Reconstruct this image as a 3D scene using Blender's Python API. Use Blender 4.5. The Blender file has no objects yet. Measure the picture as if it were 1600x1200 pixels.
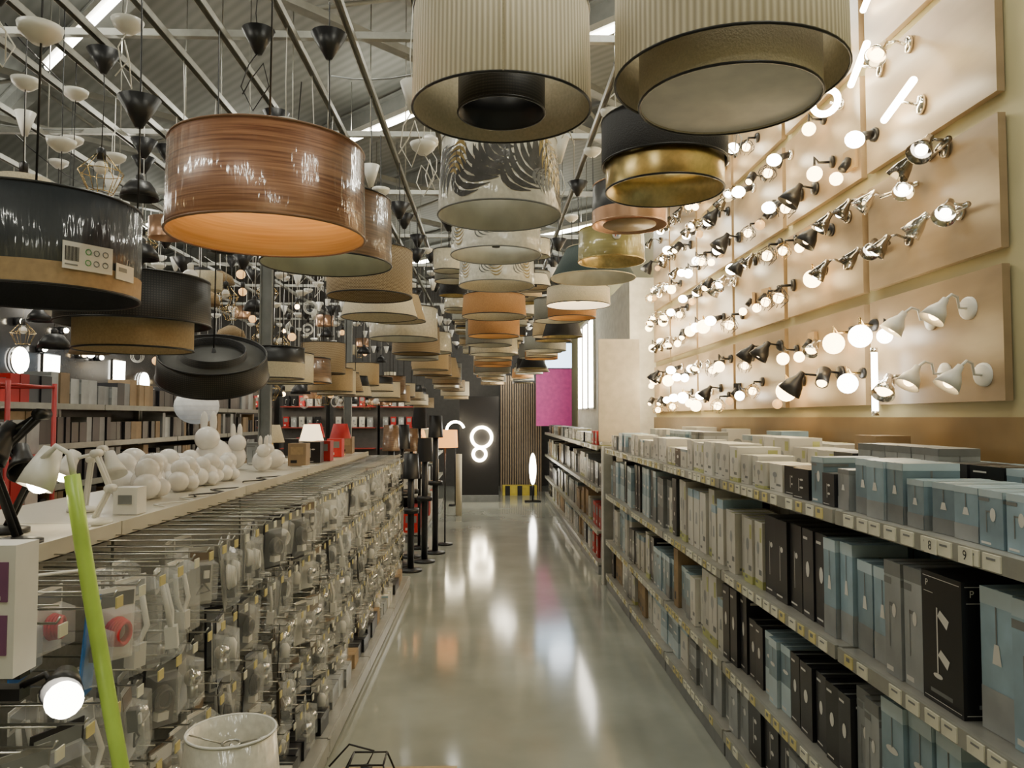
import bpy, math, random
from mathutils import Vector, Matrix
R=random.Random(7)
COL=bpy.context.scene.collection
pi=math.pi
# ------------------------------------------------------------------ materials
MS={}
def M(name,col=(.5,.5,.5),rough=.5,metal=0,emit=0,var=.12,scale=12,st=(1,1,1),bump=0,coat=0,rand=0,pat=None,col2=None,alpha=1,n=90,ecol=None,rot=0):
    if name in MS: return MS[name]
    m=bpy.data.materials.new(name); m.use_nodes=True; nt=m.node_tree; nd=nt.nodes; b=nd['Principled BSDF']; ln=nt.links.new
    def math_(op,a,bv=None):
        x=nd.new('ShaderNodeMath'); x.operation=op
        for i,q in enumerate((a,bv)):
            if q is None: continue
            if isinstance(q,(int,float)): x.inputs[i].default_value=q
            else: ln(q,x.inputs[i])
        return x.outputs[0]
    tc=nd.new('ShaderNodeTexCoord'); mp=nd.new('ShaderNodeMapping'); mp.inputs['Scale'].default_value=st; mp.inputs['Rotation'].default_value=(0,0,rot)
    ln(tc.outputs['Object'],mp.inputs[0]); vec=mp.outputs[0]
    if pat:
        sp=nd.new('ShaderNodeSeparateXYZ'); ln(tc.outputs['Object'],sp.inputs[0])
        ang=math_('ARCTAN2',sp.outputs[1],sp.outputs[0])
        cb=nd.new('ShaderNodeCombineXYZ'); ln(math_('MULTIPLY',ang,.22),cb.inputs[0]); ln(sp.outputs[2],cb.inputs[1]); cyl=cb.outputs[0]
    if pat=='pleat':
        fac=math_('ADD',math_('MULTIPLY',math_('SINE',math_('MULTIPLY',ang,n)),.5),.5)
    elif pat=='wave':
        w=nd.new('ShaderNodeTexWave'); w.inputs['Scale'].default_value=scale; ln(vec,w.inputs[0]); fac=w.outputs['Fac']
    elif pat=='weave':
        w=nd.new('ShaderNodeTexBrick'); ln(cyl,w.inputs[0]); w.inputs['Scale'].default_value=scale
        w.inputs['Mortar Size'].default_value=.03; w.inputs['Brick Width'].default_value=.6; w.inputs['Row Height'].default_value=.3
        fac=w.outputs['Fac']
    elif pat=='perf':
        w=nd.new('ShaderNodeTexVoronoi'); ln(cyl,w.inputs[0]); w.inputs['Scale'].default_value=scale; w.inputs['Randomness'].default_value=0
        fac=math_('LESS_THAN',w.outputs['Distance'],.28)
    elif pat=='streak':
        mp2=nd.new('ShaderNodeMapping'); mp2.inputs['Scale'].default_value=st; ln(cyl,mp2.inputs[0])
        w=nd.new('ShaderNodeTexNoise'); ln(mp2.outputs[0],w.inputs[0]); w.inputs['Scale'].default_value=scale; w.inputs['Detail'].default_value=5
        mr=nd.new('ShaderNodeMapRange'); ln(w.outputs[0],mr.inputs[0]); mr.inputs[1].default_value=.3; mr.inputs[2].default_value=.7; fac=mr.outputs[0]
    else:
        w=nd.new('ShaderNodeTexNoise'); ln(vec,w.inputs[0]); w.inputs['Scale'].default_value=scale; w.inputs['Detail'].default_value=4
        mr=nd.new('ShaderNodeMapRange'); ln(w.outputs[0],mr.inputs[0]); mr.inputs[1].default_value=.3; mr.inputs[2].default_value=.7; fac=mr.outputs[0]
    mx=nd.new('ShaderNodeMix'); mx.data_type='RGBA'; ln(fac,mx.inputs[0])
    a=[max(0,c*(1-var)) for c in col]+[1]; c2=[min(1,c*(1+var)) for c in col]+[1]
    if col2: a=list(col)+[1]; c2=list(col2)+[1]
    mx.inputs[6].default_value=a; mx.inputs[7].default_value=c2
    out=mx.outputs[2]
    if rand:
        oi=nd.new('ShaderNodeObjectInfo'); hs=nd.new('ShaderNodeHueSaturation'); r=nd.new('ShaderNodeMapRange')
        ln(oi.outputs['Random'],r.inputs[0]); r.inputs[3].default_value=1-rand; r.inputs[4].default_value=1+rand
        ln(r.outputs[0],hs.inputs['Value']); ln(out,hs.inputs['Color']); out=hs.outputs[0]
    ln(out,b.inputs['Base Color'])
    b.inputs['Roughness'].default_value=rough; b.inputs['Metallic'].default_value=metal
    if coat:
        b.inputs['Coat Weight'].default_value=coat; b.inputs['Coat Roughness'].default_value=.1
    if alpha<1: b.inputs['Alpha'].default_value=alpha
    if emit:
        b.inputs['Emission Strength'].default_value=emit
        b.inputs['Emission Color'].default_value=list(ecol or col)+[1]
    if bump:
        bp=nd.new('ShaderNodeBump'); bp.inputs['Strength'].default_value=bump; bp.inputs['Distance'].default_value=.004; ln(fac,bp.inputs['Height']); ln(bp.outputs[0],b.inputs['Normal'])
    if coat:
        nz=nd.new('ShaderNodeTexNoise'); nz.inputs['Scale'].default_value=9; mp3=nd.new('ShaderNodeMapping'); mp3.inputs['Scale'].default_value=(6,6,1.2)
        ln(tc.outputs['Object'],mp3.inputs[0]); ln(mp3.outputs[0],nz.inputs[0])
        b2=nd.new('ShaderNodeBump'); b2.inputs['Strength'].default_value=.5; b2.inputs['Distance'].default_value=.01; ln(nz.outputs[0],b2.inputs['Height']); ln(b2.outputs[0],b.inputs['Coat Normal'])
    MS[name]=m; return m
black=M('black_paint',(.01,.01,.012),.4)
blackf=M('black_fabric',(.014,.014,.016),.8,scale=200,bump=.3)
blackp=M('black_perforated',(.008,.008,.009),.5,pat='perf',scale=130,col2=(.05,.045,.035))
chrome=M('chrome',(.8,.78,.75),.12,1)
darkchrome=M('dark_chrome',(.3,.28,.25),.15,1)
steel=M('brushed_steel',(.55,.55,.52),.3,1,scale=30)
steelw=M('grey_painted_steel',(.4,.4,.365),.35,.3)
white=M('white_plastic',(.76,.75,.7),.35,var=.05)
whitep=M('white_paper',(.74,.73,.69),.6,var=.05)
cream=M('cream_fabric',(.6,.53,.38),.8,scale=150,bump=.2)
inbeige=M('beige_lining',(.5,.44,.31),.8,scale=120)
insilver=M('grey_white_lining',(.58,.57,.48),.6)
pleat=M('pleated_beige',(.48,.415,.29),.85,pat='pleat',n=110,col2=(.8,.73,.57),bump=.6)
copperw=M('copper_wood_veneer',(.17,.06,.03),.35,pat='streak',st=(2,70,1),scale=2.5,col2=(.5,.25,.13),coat=1,metal=.1)
orangew=M('orange_wood_lining',(.8,.4,.12),.5,pat='streak',st=(1,35,1),scale=4,col2=(1,.6,.25))
darkwood=M('dark_wood_veneer',(.1,.05,.022),.4,pat='streak',st=(2,45,1),scale=3,col2=(.25,.14,.07),coat=.8)
navy=M('navy_wrapped_fabric',(.01,.015,.02),.6,coat=1,scale=100)
kraft=M('kraft_card',(.4,.28,.15),.7,scale=60)
kraftf=M('tan_fabric',(.42,.31,.17),.8,scale=150,bump=.2)
gold=M('gold_foil',(.6,.46,.2),.3,.9,scale=60)
brass=M('brass',(.6,.45,.2),.25,1)
copper=M('rose_copper',(.55,.33,.21),.3,.85)
olive=M('olive_gold_fabric',(.3,.26,.09),.45,.3,pat='streak',st=(1,30,1),scale=4,coat=.6)
teal=M('dark_teal_fabric',(.025,.045,.045),.8,scale=150)
rattan=M('woven_rattan',(.2,.13,.06),.7,pat='weave',scale=45,col2=(.6,.48,.3),bump=.6)
cloth_or=M('orange_brown_fabric',(.4,.2,.07),.8,scale=120)
cloth_gr=M('grey_fabric',(.22,.22,.19),.8,scale=120)
cloth_gn=M('sage_fabric',(.24,.23,.14),.8,scale=120)
wrapc=M('wrapped_cream_cloth',(.55,.5,.37),.7,coat=1,scale=60)
leafd=M('dark_leaf_print',(.07,.07,.07),.7,var=.3,scale=30,coat=.4)
leafg=M('gold_leaf_print',(.36,.27,.1),.7,coat=.4)
leafw=M('white_printed_cloth',(.64,.62,.53),.7,coat=.8,scale=60)
lime=M('lime_green_plastic',(.42,.62,.1),.35)
red=M('red_card',(.5,.02,.02),.5,rand=.3); pink=M('magenta_panel',(.66,.07,.36),.5)
blue=M('blue_card',(.27,.385,.46),.35,rand=.3,scale=6,var=.3)
blueL=M('pale_blue_print',(.5,.62,.68),.35,scale=6)
boxw=M('white_card',(.6,.59,.54),.4,rand=.22,scale=5,var=.1)
boxg=M('yellow_green_print',(.48,.5,.2),.5)
boxk=M('black_card',(.018,.018,.022),.3,rand=.4); boxr=M('brown_card',(.3,.21,.12),.6,rand=.3)
boxs=M('silver_grey_card',(.3,.32,.33),.35,rand=.35,scale=6,var=.25)
greyp=M('grey_print',(.2,.21,.21),.5)
darkg=M('dark_grey_core',(.08,.08,.075),.5)
tagY=M('yellow_price_card',(.64,.56,.24),.5); tagW=M('price_card',(.74,.73,.6),.5)
blister=M('clear_blister',(.72,.74,.73),.08,alpha=.26)
bluec=M('bright_blue_card',(.03,.16,.48),.4); purple=M('purple_print',(.2,.08,.17),.5)
def E(name,c,s): return M(name,c,.3,emit=s,var=.02)
Ew=E('warm_bulb_glow',(1,.7,.34),16); Ec=E('white_bulb_glow',(1,.93,.78),18); Et=E('tube_glow',(1,.96,.84),18)
Eh=E('hot_bulb_glow',(1,.86,.58),34); Es=E('soft_lamp_glow',(1,.8,.5),2.2); Eb=E('blue_white_panel_glow',(.6,.8,1),4)
glassA=M('amber_glass',(.5,.3,.1),.1,emit=1.5,ecol=(1,.55,.2)); glassO=M('opal_glass',(.78,.75,.7),.2,emit=.02,ecol=(1,.95,.85))
lantern_m=M('lantern_paper',(.75,.75,.72),.7,emit=.15,ecol=(.9,.95,1))
amberlit=M('amber_lit_shade',(.8,.35,.1),.6,emit=2,ecol=(1,.42,.1))
# ------------------------------------------------------------------ mesh builder
class MB:
    def __init__(s): s.v=[];s.f=[];s.m=[];s.s=[];s.mats=[]
    def mi(s,mat):
        if mat not in s.mats: s.mats.append(mat)
        return s.mats.index(mat)
    def add(s,vs,fs,mat,sm=False,T=None):
        o=len(s.v); i=s.mi(mat)
        for p in vs: s.v.append(tuple(T@Vector(p)) if T is not None else tuple(p))
        for f in fs: s.f.append([o+k for k in f]); s.m.append(i); s.s.append(sm)
        return s
    def box(s,c,d,mat,T=None):
        x,y,z=c; a,b,h=d[0]/2,d[1]/2,d[2]/2
        vs=[(x+i*a,y+j*b,z+k*h) for i in(-1,1) for j in(-1,1) for k in(-1,1)]
        return s.add(vs,[(0,1,3,2),(4,6,7,5),(0,4,5,1),(2,3,7,6),(0,2,6,4),(1,5,7,3)],mat,False,T)
    def lathe(s,prof,mat,seg=32,T=None,sm=True,mats=None):
        n=len(prof); vs=[(r*math.cos(2*pi*i/seg),r*math.sin(2*pi*i/seg),z) for (r,z) in prof for i in range(seg)]
        for j in range(n-1):
            mt=mats[j] if mats else mat
            fs=[(j*seg+i,j*seg+(i+1)%seg,(j+1)*seg+(i+1)%seg,(j+1)*seg+i) for i in range(seg)]
            if j==0: o=len(s.v); s.add(vs,fs,mt,sm,T)
            else:
                k=s.mi(mt)
                for f in fs: s.f.append([o+q for q in f]); s.m.append(k); s.s.append(sm)
        return s
    def tube(s,pts,r,mat,seg=6,closed=False):
        pts=[Vector(p) for p in pts]; n=len(pts); vs=[]; up=None
        for i,p in enumerate(pts):
            if closed: t=(pts[(i+1)%n]-pts[i-1])
            else: t=pts[min(i+1,n-1)]-pts[max(i-1,0)]
            t.normalize()
            if up is None:
                up=Vector((0,0,1)) if abs(t.z)<.9 else Vector((1,0,0))
            a=t.cross(up)
            if a.length<1e-4: a=t.cross(Vector((.3,.9,.1)))
            a.normalize(); b=a.cross(t).normalized(); up=b
            rr=r[i] if isinstance(r,(list,tuple)) else r
            for k in range(seg):
                q=2*pi*k/seg; vs.append(p+a*math.cos(q)*rr+b*math.sin(q)*rr)
        fs=[]
        for i in range(n if closed else n-1):
            j=(i+1)%n
            for k in range(seg): fs.append((i*seg+k,i*seg+(k+1)%seg,j*seg+(k+1)%seg,j*seg+k))
        if not closed: fs+= [tuple(range(seg))[::-1],tuple((n-1)*seg+k for k in range(seg))]
        return s.add(vs,fs,mat,True)
    def sph(s,c,r,mat,seg=16,T=None,sc=(1,1,1)):
        rn=max(6,seg//2); prof=[(max(1e-4,math.sin(pi*i/rn)),-math.cos(pi*i/rn)) for i in range(rn+1)]
        B=Matrix.Translation(c)@Matrix.Diagonal((r*sc[0],r*sc[1],r*sc[2],1))
        return s.lathe(prof,mat,seg,(T@B) if T is not None else B)
    def ring(s,c,Rr,r,mat,n=32,seg=6,T=None):
        p=[Vector((Rr*math.cos(2*pi*i/n),Rr*math.sin(2*pi*i/n),0)) for i in range(n)]
        B=Matrix.Translation(c)@(T if T is not None else Matrix())
        return s.tube([B@q for q in p],r,mat,seg,True)
    def mesh(s,name):
        me=bpy.data.meshes.new(name); me.from_pydata(s.v,[],s.f)
        for m in s.mats: me.materials.append(m)
        me.polygons.foreach_set('material_index',s.m); me.polygons.foreach_set('use_smooth',s.s); me.update(); return me
def along(p,d): return Matrix.Translation(p)@Vector(d).to_track_quat('Z','Y').to_matrix().to_4x4()
def ob(name,mesh=None,parent=None,loc=(0,0,0),rot=(0,0,0),scale=None,label=None):
    if isinstance(mesh,MB): mesh=mesh.mesh(name)
    o=bpy.data.objects.new(name,mesh); COL.objects.link(o); o.location=loc; o.rotation_euler=rot
    if scale: o.scale=scale if isinstance(scale,(tuple,list)) else (scale,)*3
    if parent: o.parent=parent
    if mesh is None: o.empty_display_size=.05
    if label: o['label']=label
    return o
def top(name,label,cat,loc=(0,0,0),rot=(0,0,0),mesh=None,group=None,scale=None):
    o=ob(name,mesh,None,loc,rot,scale,label); o['category']=cat
    if group: o['group']=group
    return o
def struct(name,mb,loc=(0,0,0),rot=(0,0,0)):
    o=ob(name,mb,None,loc,rot); o['kind']='structure'; return o
class Proto:
    def __init__(s,root,parts): # parts: (name, mesh, loc, parentidx)
        s.root=root.mesh('m') if isinstance(root,MB) else root
        s.parts=[(n,(m.mesh(n) if isinstance(m,MB) else m),l,p) for n,m,l,p in parts]
    def make(s,name,label,cat,loc,rot=(0,0,0),group=None,scale=None):
        r=top(name,label,cat,loc,rot,s.root,group,scale); made=[]
        for n,m,l,p in s.parts: made.append(ob(n,m,r if p is None else made[p],l))
        return r
def text(s,size,mat,parent,loc,rot,name='lettering'):
    c=bpy.data.curves.new('t','FONT'); c.body=s; c.size=size; c.align_x='CENTER'; c.align_y='CENTER'
    o=bpy.data.objects.new('t',c); me=bpy.data.meshes.new_from_object(o); bpy.data.objects.remove(o)
    me.materials.clear(); me.materials.append(mat); return ob(name,me,parent,loc,rot)
def light(kind,loc,e,col=(1,.85,.6),size=.1,rot=(0,0,0),sy=None):
    l=bpy.data.lights.new('lamp_and_fill_light',kind); l.energy=e; l.color=col
    if kind=='POINT': l.shadow_soft_size=size
    else:
        l.shape='RECTANGLE'; l.size=size; l.size_y=sy or size
    o=bpy.data.objects.new('lamp_and_fill_light',l); COL.objects.link(o); o.location=loc; o.rotation_euler=rot; return o
# ------------------------------------------------------------------ setting
floorm=M('polished_concrete',(.31,.325,.285),.11,var=.16,scale=1.6,bump=.02)
wallm=M('cream_wall_paint',(.52,.47,.27),.6,var=.06,scale=3)
ceilm=M('corrugated_roof_sheet',(.17,.175,.16),.6,pat='wave',rot=-pi/4,scale=3.2,col2=(.22,.225,.205),bump=.15)
darkw=M('dark_wall_paint',(.07,.065,.06),.5)
struct('floor',MB().box((-3.5,7.5,-.05),(11.6,21,.1),floorm))
struct('ceiling',MB().box((-3.5,7.5,5.05),(11.6,21,.1),ceilm))
struct('wall_right',MB().box((1.95,7.5,2.5),(.1,21,5),wallm))
struct('wall_left',MB().box((-9.05,7.5,2.5),(.1,21,5),M('grey_wall',(.16,.16,.15),.6)))
struct('wall_back',MB().box((-3.5,18.05,2.5),(11,.1,5),darkw))
struct('wall_front',MB().box((-3.5,-3.05,2.5),(11,.1,5),wallm))
struct('wall_inner',MB().box((1.75,11.3,1.6),(.3,5.2,3.2),M('white_partition',(.6,.58,.5),.6)))
struct('trim_1',MB().box((1.885,4.2,.8),(.03,9,1.6),M('bronze_back_board',(.2,.13,.055),.3,scale=2,var=.35)))
beam=M('grey_beam_paint',(.2,.205,.19),.5)
k=2
for i,c in enumerate([-3,0,3,6.9,9.3,12.9,15.5,18.9]):
    x0=max(-8.9,c-17.9); x1=min(1.8,c+2.9)
    p0=Vector((x0,c-x0,0)); p1=Vector((x1,c-x1,0)); L=(p1-p0).length
    mb=MB().box((0,0,4.93),(L,.12,.02),beam).box((0,0,4.82),(L,.015,.2),beam).box((0,0,4.71),(L,.12,.02),beam)
    mid=(p0+p1)/2; struct('trim_%d'%k,mb,(mid.x,mid.y,0),(0,0,-pi/4)); k+=1
for c in [-14,-9,-4,1,6,11,16]:
    x0=max(-8.9,-2.9-c); x1=min(1.8,17.9-c)
    if x1-x0<1: continue
    p0=Vector((x0,c+x0,0)); p1=Vector((x1,c+x1,0)); L=(p1-p0).length; mid=(p0+p1)/2
    tm=MB().box((0,0,4.62),(L,.1,.06),beam).box((0,0,4.2),(L,.08,.05),beam)
    nn=int(L/.8)
    for i in range(nn):
        xa=-L/2+i*L/nn; xb=xa+L/nn; z0,z1=(4.2,4.62) if i%2 else (4.62,4.2); tm.tube([(xa,0,z0),(xb,0,z1)],.018,beam,5)
    struct('trim_%d'%k,tm,(mid.x,mid.y,0),(0,0,pi/4)); k+=1
fx=MB().box((0,0,.05),(1.6,.09,.05),white); tb=MB().tube([(-.77,0,0),(.77,0,0)],.024,Et,10)
fluo=Proto(None,[('housing',fx,(0,0,0),None),('fluorescent_tube',tb,(0,0,0),None),('hanger',MB().tube([(-.5,0,.07),(-.5,0,.6)],.004,steel,5).tube([(.5,0,.07),(.5,0,.6)],.004,steel,5),(0,0,0),None)])
for c in (-1,2.6,6.3,12.6,18.4):
    for x in (-8,-5.3,-3.0,-1.05,1.0,):
        y=c-x
        if -2.3<y<17.2:
            fluo.make('fluorescent_fixture','long white fluorescent batten hung under the roof','ceiling light',(x,y,4.4),(0,0,-pi/4),'fluorescent battens')
            light('AREA',(x,y,4.36),29,(1,.98,.84),1.4,(0,0,-pi/4),.12)
            light('AREA',(x,y,4.5),6,(1,.98,.85),1.4,(pi,0,-pi/4),.12)
# ceiling rails
railm=M('galvanised_rail',(.36,.36,.33),.35,.7,scale=20)
RX=(-4.2,-3.7,-3.1,-2.6,-2.15,-1.9,-1.7,-1.4,-1.15,-.85,-.6,-.3,.03,.32,.6,.9,1.2)
for x in RX:
    o=top('ceiling_rail','galvanised steel channel rail carrying the hanging lamps','rail',(x,7.4,3.25),group='lamp hanging rails')
    ob('channel',MB().box((-.013,0,0),(.003,14,.03),railm).box((.013,0,0),(.003,14,.03),railm).box((0,0,.015),(.029,14,.003),railm),o)
    for y in (-6,-2,2,6): ob('hanger_rod',MB().tube([(0,y,.015),(0,y,1.75)],.004,railm,6),o)
for y in (1.0,2.2,3.4,4.6,5.8,7.2,8.6,10,11.6,13.4):
    top('cross_rail','galvanised cross channel lying over the lamp rails','rail',(-1.55,y,3.295),mesh=MB().box((0,0,0),(5.9,.03,.003),railm).box((0,-.014,.015),(5.9,.003,.03),railm).box((0,.014,.015),(5.9,.003,.03),railm),group='cross rails')
# slack electric cables strung along the rails
for i in range(16):
    x0=R.uniform(-3.8,1.0); y0=R.uniform(1.5,7); x1=max(-4.2,min(1.3,x0+R.uniform(-1.6,1.6))); y1=y0+R.uniform(.6,2.5); zs=R.uniform(.1,.35)
    pts=[(x0+(x1-x0)*t/10,y0+(y1-y0)*t/10,3.36-zs*4*(t/10)*(1-t/10)*(.5 if zs>.3 else .8)) for t in range(11)]
    top('slack_cable','thin slack cable looping between the ceiling rails','cable',(0,0,0),mesh=MB().tube(pts,.004,R.choice([black,white,greyp]),5),group='slack ceiling cables')
# ------------------------------------------------------------------ pendant drum lamps
def canopy(mb,z,kind):
    if kind=='k': mb.lathe([(.001,z-.1),(.012,z-.1),(.07,z),(.001,z)],black,20)
    elif kind=='w': mb.lathe([(.001,z-.045),(.02,z-.045),(.05,z-.02),(.055,z),(.001,z)],white,20)
    elif kind=='wc': mb.lathe([(.001,z-.11),(.012,z-.11),(.045,z),(.001,z)],white,20)
def leafstrip(mb,rfun,a0,z0,ang,L,W,mat,n=7,th=.35):
    ca,sa=math.cos(ang),math.sin(ang)
    def P(u,v):
        a=a0+u*ca-v*sa; z=z0+u*sa+v*ca; z=max(.006,min(rfun[2]-.006,z)); r=rfun[0]+(rfun[1]-rfun[0])*z/rfun[2]+.0012
        q=a/rfun[0]-pi/2; return (r*math.cos(q),r*math.sin(q),z)
    for sgn in(-1,1):
        for i in range(n):
            t=(i+.3)/n; u0=t*L; w=W*math.sin(pi*(t*.75+.2)); d=L/n*.78
            vs=[];m=6
            for j in range(m+1):
                s_=j/m; off=s_*w; uu=u0+s_*s_*w*.6; ww=d*(.55+.45*math.sin(pi*min(1,s_+.15)))*(1-.75*s_**3)
                vs+= [P(uu-ww*th*1.3,sgn*off),P(uu+ww*th*1.3,sgn*off)]
            fs=[(2*j,2*j+1,2*j+3,2*j+2) for j in range(m)]
            mb.add(vs,fs,mat)
def pendant(label,x,y,zb,rt,rb,h,outer,inner,rim=black,can='w',zc=None,band=None,inner2=None,diff=None,tilt=(0,0,0),leaf=None,group='hanging drum lampshades',bulb=None,cord=black,ztop=3.23,name='pendant_lamp',seg=48,lit=None):
    o=top(name,label,'lamp',(x,y,zb),group=group)
    mb=MB(); t=.004
    prof=[(rb,0),(rt,h),(rt-t,h),(rb-t,0),(rb,0)]
    if band:
        bh,bm=band; rm=rb+(rt-rb)*bh/h
        mb.lathe([(rb,0),(rm+.001,bh),(rt,h),(rt-t,h),(rb-t,0),(rb,0)],outer,seg,mats=[bm,outer,rim,inner,rim])
    else: mb.lathe(prof,outer,seg,mats=[outer,rim,inner,rim])
    if leaf: 
        for (a,z,an,L,W,mt,n,th) in leaf: leafstrip(mb,(rb,rt,h),a,z,an,L,W,mt,n,th)
    s=ob('lamp_shade',mb,o,rot=tilt)
    ob('rim',MB().ring((0,0,0),rb-.001,.0035,rim,seg,6),s); ob('rim',MB().ring((0,0,h),rt-.001,.0035,rim,seg,6),s)
    if inner2:
        r2,z0,z1,m1,m2=inner2
        q=ob('inner_shade',MB().lathe([(r2,z0),(r2,z1),(r2-t,z1),(r2-t,z0),(r2,z0)],m1,seg,mats=[m1,m1,m2,rim]),s)
        ob('rim',MB().ring((0,0,z0),r2,.0035,rim,seg,6),q)
    if diff: ob('diffuser',MB().lathe([(.001,diff[1]),(diff[0],diff[1]),(diff[0],diff[1]+.003),(.001,diff[1]+.003)],diff[2],seg),s)
    sp=MB().ring((0,0,h-.03),.024,.003,steelw,14,5)
    for a in(0,2.09,4.19): sp.tube([(.024*math.cos(a),.024*math.sin(a),h-.03),((rt-.005)*math.cos(a),(rt-.005)*math.sin(a),h-.012)],.002,steelw,5)
    ob('shade_carrier',sp,s)
    ob('lamp_holder',MB().lathe([(.001,h-.09),(.019,h-.09),(.02,h-.03),(.012,h-.01),(.006,h+.015),(.001,h+.015)],black,14),o)
    if bulb: ob('bulb',MB().sph((0,0,h-.115),.03,bulb,14,sc=(1,1,1.1)),o)
    zt=ztop-zb
    ob('cable',MB().tube([(0,0,h+.01),(.004,0,(h+zt)/2),(0,0,zt)],.003,cord,5),o)
    if can:
        c=MB(); canopy(c,(zc or ztop-.0)-zb,can); ob('canopy',c,o)
    if lit: light('POINT',(x,y,zb+h*.55),lit[0],lit[1],.03)
    return o
mon=[(-.16,.03,1.0,.17,.1,leafd,6,.42),(.02,.05,.8,.2,.11,leafd,7,.42),(-.02,.24,2.6,.17,.09,leafd,6,.42),(.3,.02,1.6,.2,.1,leafd,6,.42),(.17,.23,-.9,.2,.08,leafg,7,.35),(-.3,.2,-.7,.18,.1,leafd,6,.42),(.12,.1,-.3,.1,.05,greyp,5,.4),(-.15,.22,-1.9,.12,.05,leafg,6,.35),(-.08,.08,.9,.16,.09,leafd,6,.5),(.12,.12,.7,.14,.08,leafd,6,.5)]
lf=[(a,.02+.03*(i%2),1.2+.5*(-1)**i,.13,.05,(leafg,greyp)[i%2],7,.2) for i,a in enumerate([-.4,-.3,-.2,-.1,0,.1,.2,.3,.4])]
pendant('copper brown wood veneer drum shade in shiny film, orange inside',-.578,2.0,2.07,.245,.25,.225,copperw,orangew,rim=M('copper_rim',(.25,.13,.07),.4),can='w',bulb=Ew,lit=(6,(1,.62,.26)))
o=pendant('wrapped dark navy drum shade with kraft band and barcode label',-1.175,2.0,1.91,.25,.25,.235,navy,blackf,band=(.055,kraft),can='w',zc=2.62)
la=MB().box((0,0,0),(.12,.002,.065),whitep)
for i in range(12): la.box((-.054+i*.0028,-.0015,.004),(.001+.0008*(i%3==0),.001,.034),black)
la.box((-.04,-.0015,-.022),(.03,.001,.003),greyp)
for ex,mt in ((.0,M('green_emblem',(.1,.35,.12),.5)),(.02,greyp),(.042,greyp)):
    for ez in (.014,-.012): la.ring((ex,-.0016,ez),.0065,.0012,mt,16,4,along((0,0,0),(0,-1,0)))
q=-pi/2+.98
ob('price_label',la,o,(.2535*math.cos(q),.2535*math.sin(q),.072),(0,0,.98),label='white barcode label with small round marks')
q=-pi/2+1.42
ob('price_label',MB().box((0,0,0),(.07,.002,.04),whitep).box((-.01,-.0015,.006),(.03,.001,.01),greyp),o,(.2525*math.cos(q),.2525*math.sin(q),.055),(0,0,1.42))
o=pendant('wide beige pleated drum shade with black perforated inner cylinder',.03,1.95,2.39,.226,.23,.255,pleat,inbeige,inner2=(.112,-.006,.14,blackp,black),can='k')
ob('seam',MB().box((0,-.231,.125),(.004,.002,.25),inbeige),o)
pendant('large beige pleated double drum shade with pale bottom diffuser',.58,1.82,2.42,.272,.275,.26,pleat,inbeige,inner2=(.215,-.055,.16,M('beige_canvas',(.5,.44,.31),.8,scale=200,bump=.3),inbeige),diff=(.212,-.05,M('opal_diffuser',(.55,.5,.37),.7,emit=.06,ecol=(1,.9,.65))),can='k')
pendant('black velvet drum shade with gold foil lower ring',.56,2.42,2.41,.2,.2,.14,blackf,black,inner2=(.187,-.085,.12,gold,gold),can='k')
pendant('white drum shade printed with dark monstera leaves, wrapped in film',.035,2.78,2.335,.21,.226,.27,leafw,insilver,rim=greyp,leaf=mon,can='w')
pendant('white drum shade with faint print',.03,3.7,2.385,.215,.22,.13,leafw,insilver,rim=greyp,leaf=lf[:4],can='w')
pendant('drum shade printed with gold palm leaves',.04,4.45,2.365,.215,.22,.18,leafw,cream,leaf=lf,rim=greyp,can='w')
pendant('burnt orange fabric drum shade',.03,5.1,2.27,.205,.215,.14,cloth_or,cream,can='w')
pendant('black and copper banded drum shade',.636,3.45,2.475,.165,.17,.18,black,copper,band=(.06,copper),rim=copper,can='k',diff=(.12,.0,M('bronze_disc',(.35,.24,.12),.4)))
o=pendant('olive gold silk drum shade with a round sticker',.64,4.0,2.42,.17,.175,.16,olive,gold,rim=gold,can='w')
ob('sticker',MB().lathe([(.001,0),(.022,0),(.022,.001),(.001,.001)],whitep,20,along((.0,-.176,.1),(0,-1,0))).box((-.006,-.1785,.1),(.004,.001,.016),red).box((.006,-.1785,.1),(.004,.001,.016),bluec),o)
pendant('dark teal flared empire shade',.625,4.6,2.44,.16,.255,.18,teal,insilver,rim=cream,can='w')
pendant('cream drum shade with bright lining',.61,5.25,2.37,.215,.22,.12,cream,Es,can='k')
pendant('dark brown wood veneer drum shade with pale lining',-.631,2.97,2.19,.245,.25,.25,darkwood,M('pale_green_lining',(.5,.5,.37),.7),can='k',zc=3.1)
pendant('black perforated drum shade with tan inner drum',-1.19,2.6,1.91,.235,.24,.15,blackp,black,inner2=(.185,-.085,.1,kraftf,kraftf),can='k',zc=2.68)
pendant('layered shallow black perforated shade hanging tilted',-1.14,3.2,1.77,.21,.22,.1,blackp,blackf,tilt=(.46,.14,0),can=None,diff=(.205,.085,M('grey_disc',(.07,.07,.065),.6)),inner2=(.13,-.03,.12,blackp,blackf))
styles=[('black drum shade with cream lower half',black,cream,(.1,cream)),('tan linen drum shade',kraftf,cream,None),('brown wood veneer drum shade',darkwood,orangew,None),('woven rattan drum shade',rattan,rattan,None),
 ('cream fabric drum shade',cream,cream,None),('grey fabric drum shade',cloth_gr,insilver,None),('sage fabric drum shade',cloth_gn,gold,None),('orange brown fabric drum shade',cloth_or,orangew,None),('dark velvet drum shade',blackf,gold,None),('clear wrapped cream drum shade',wrapc,insilver,None)]
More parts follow.
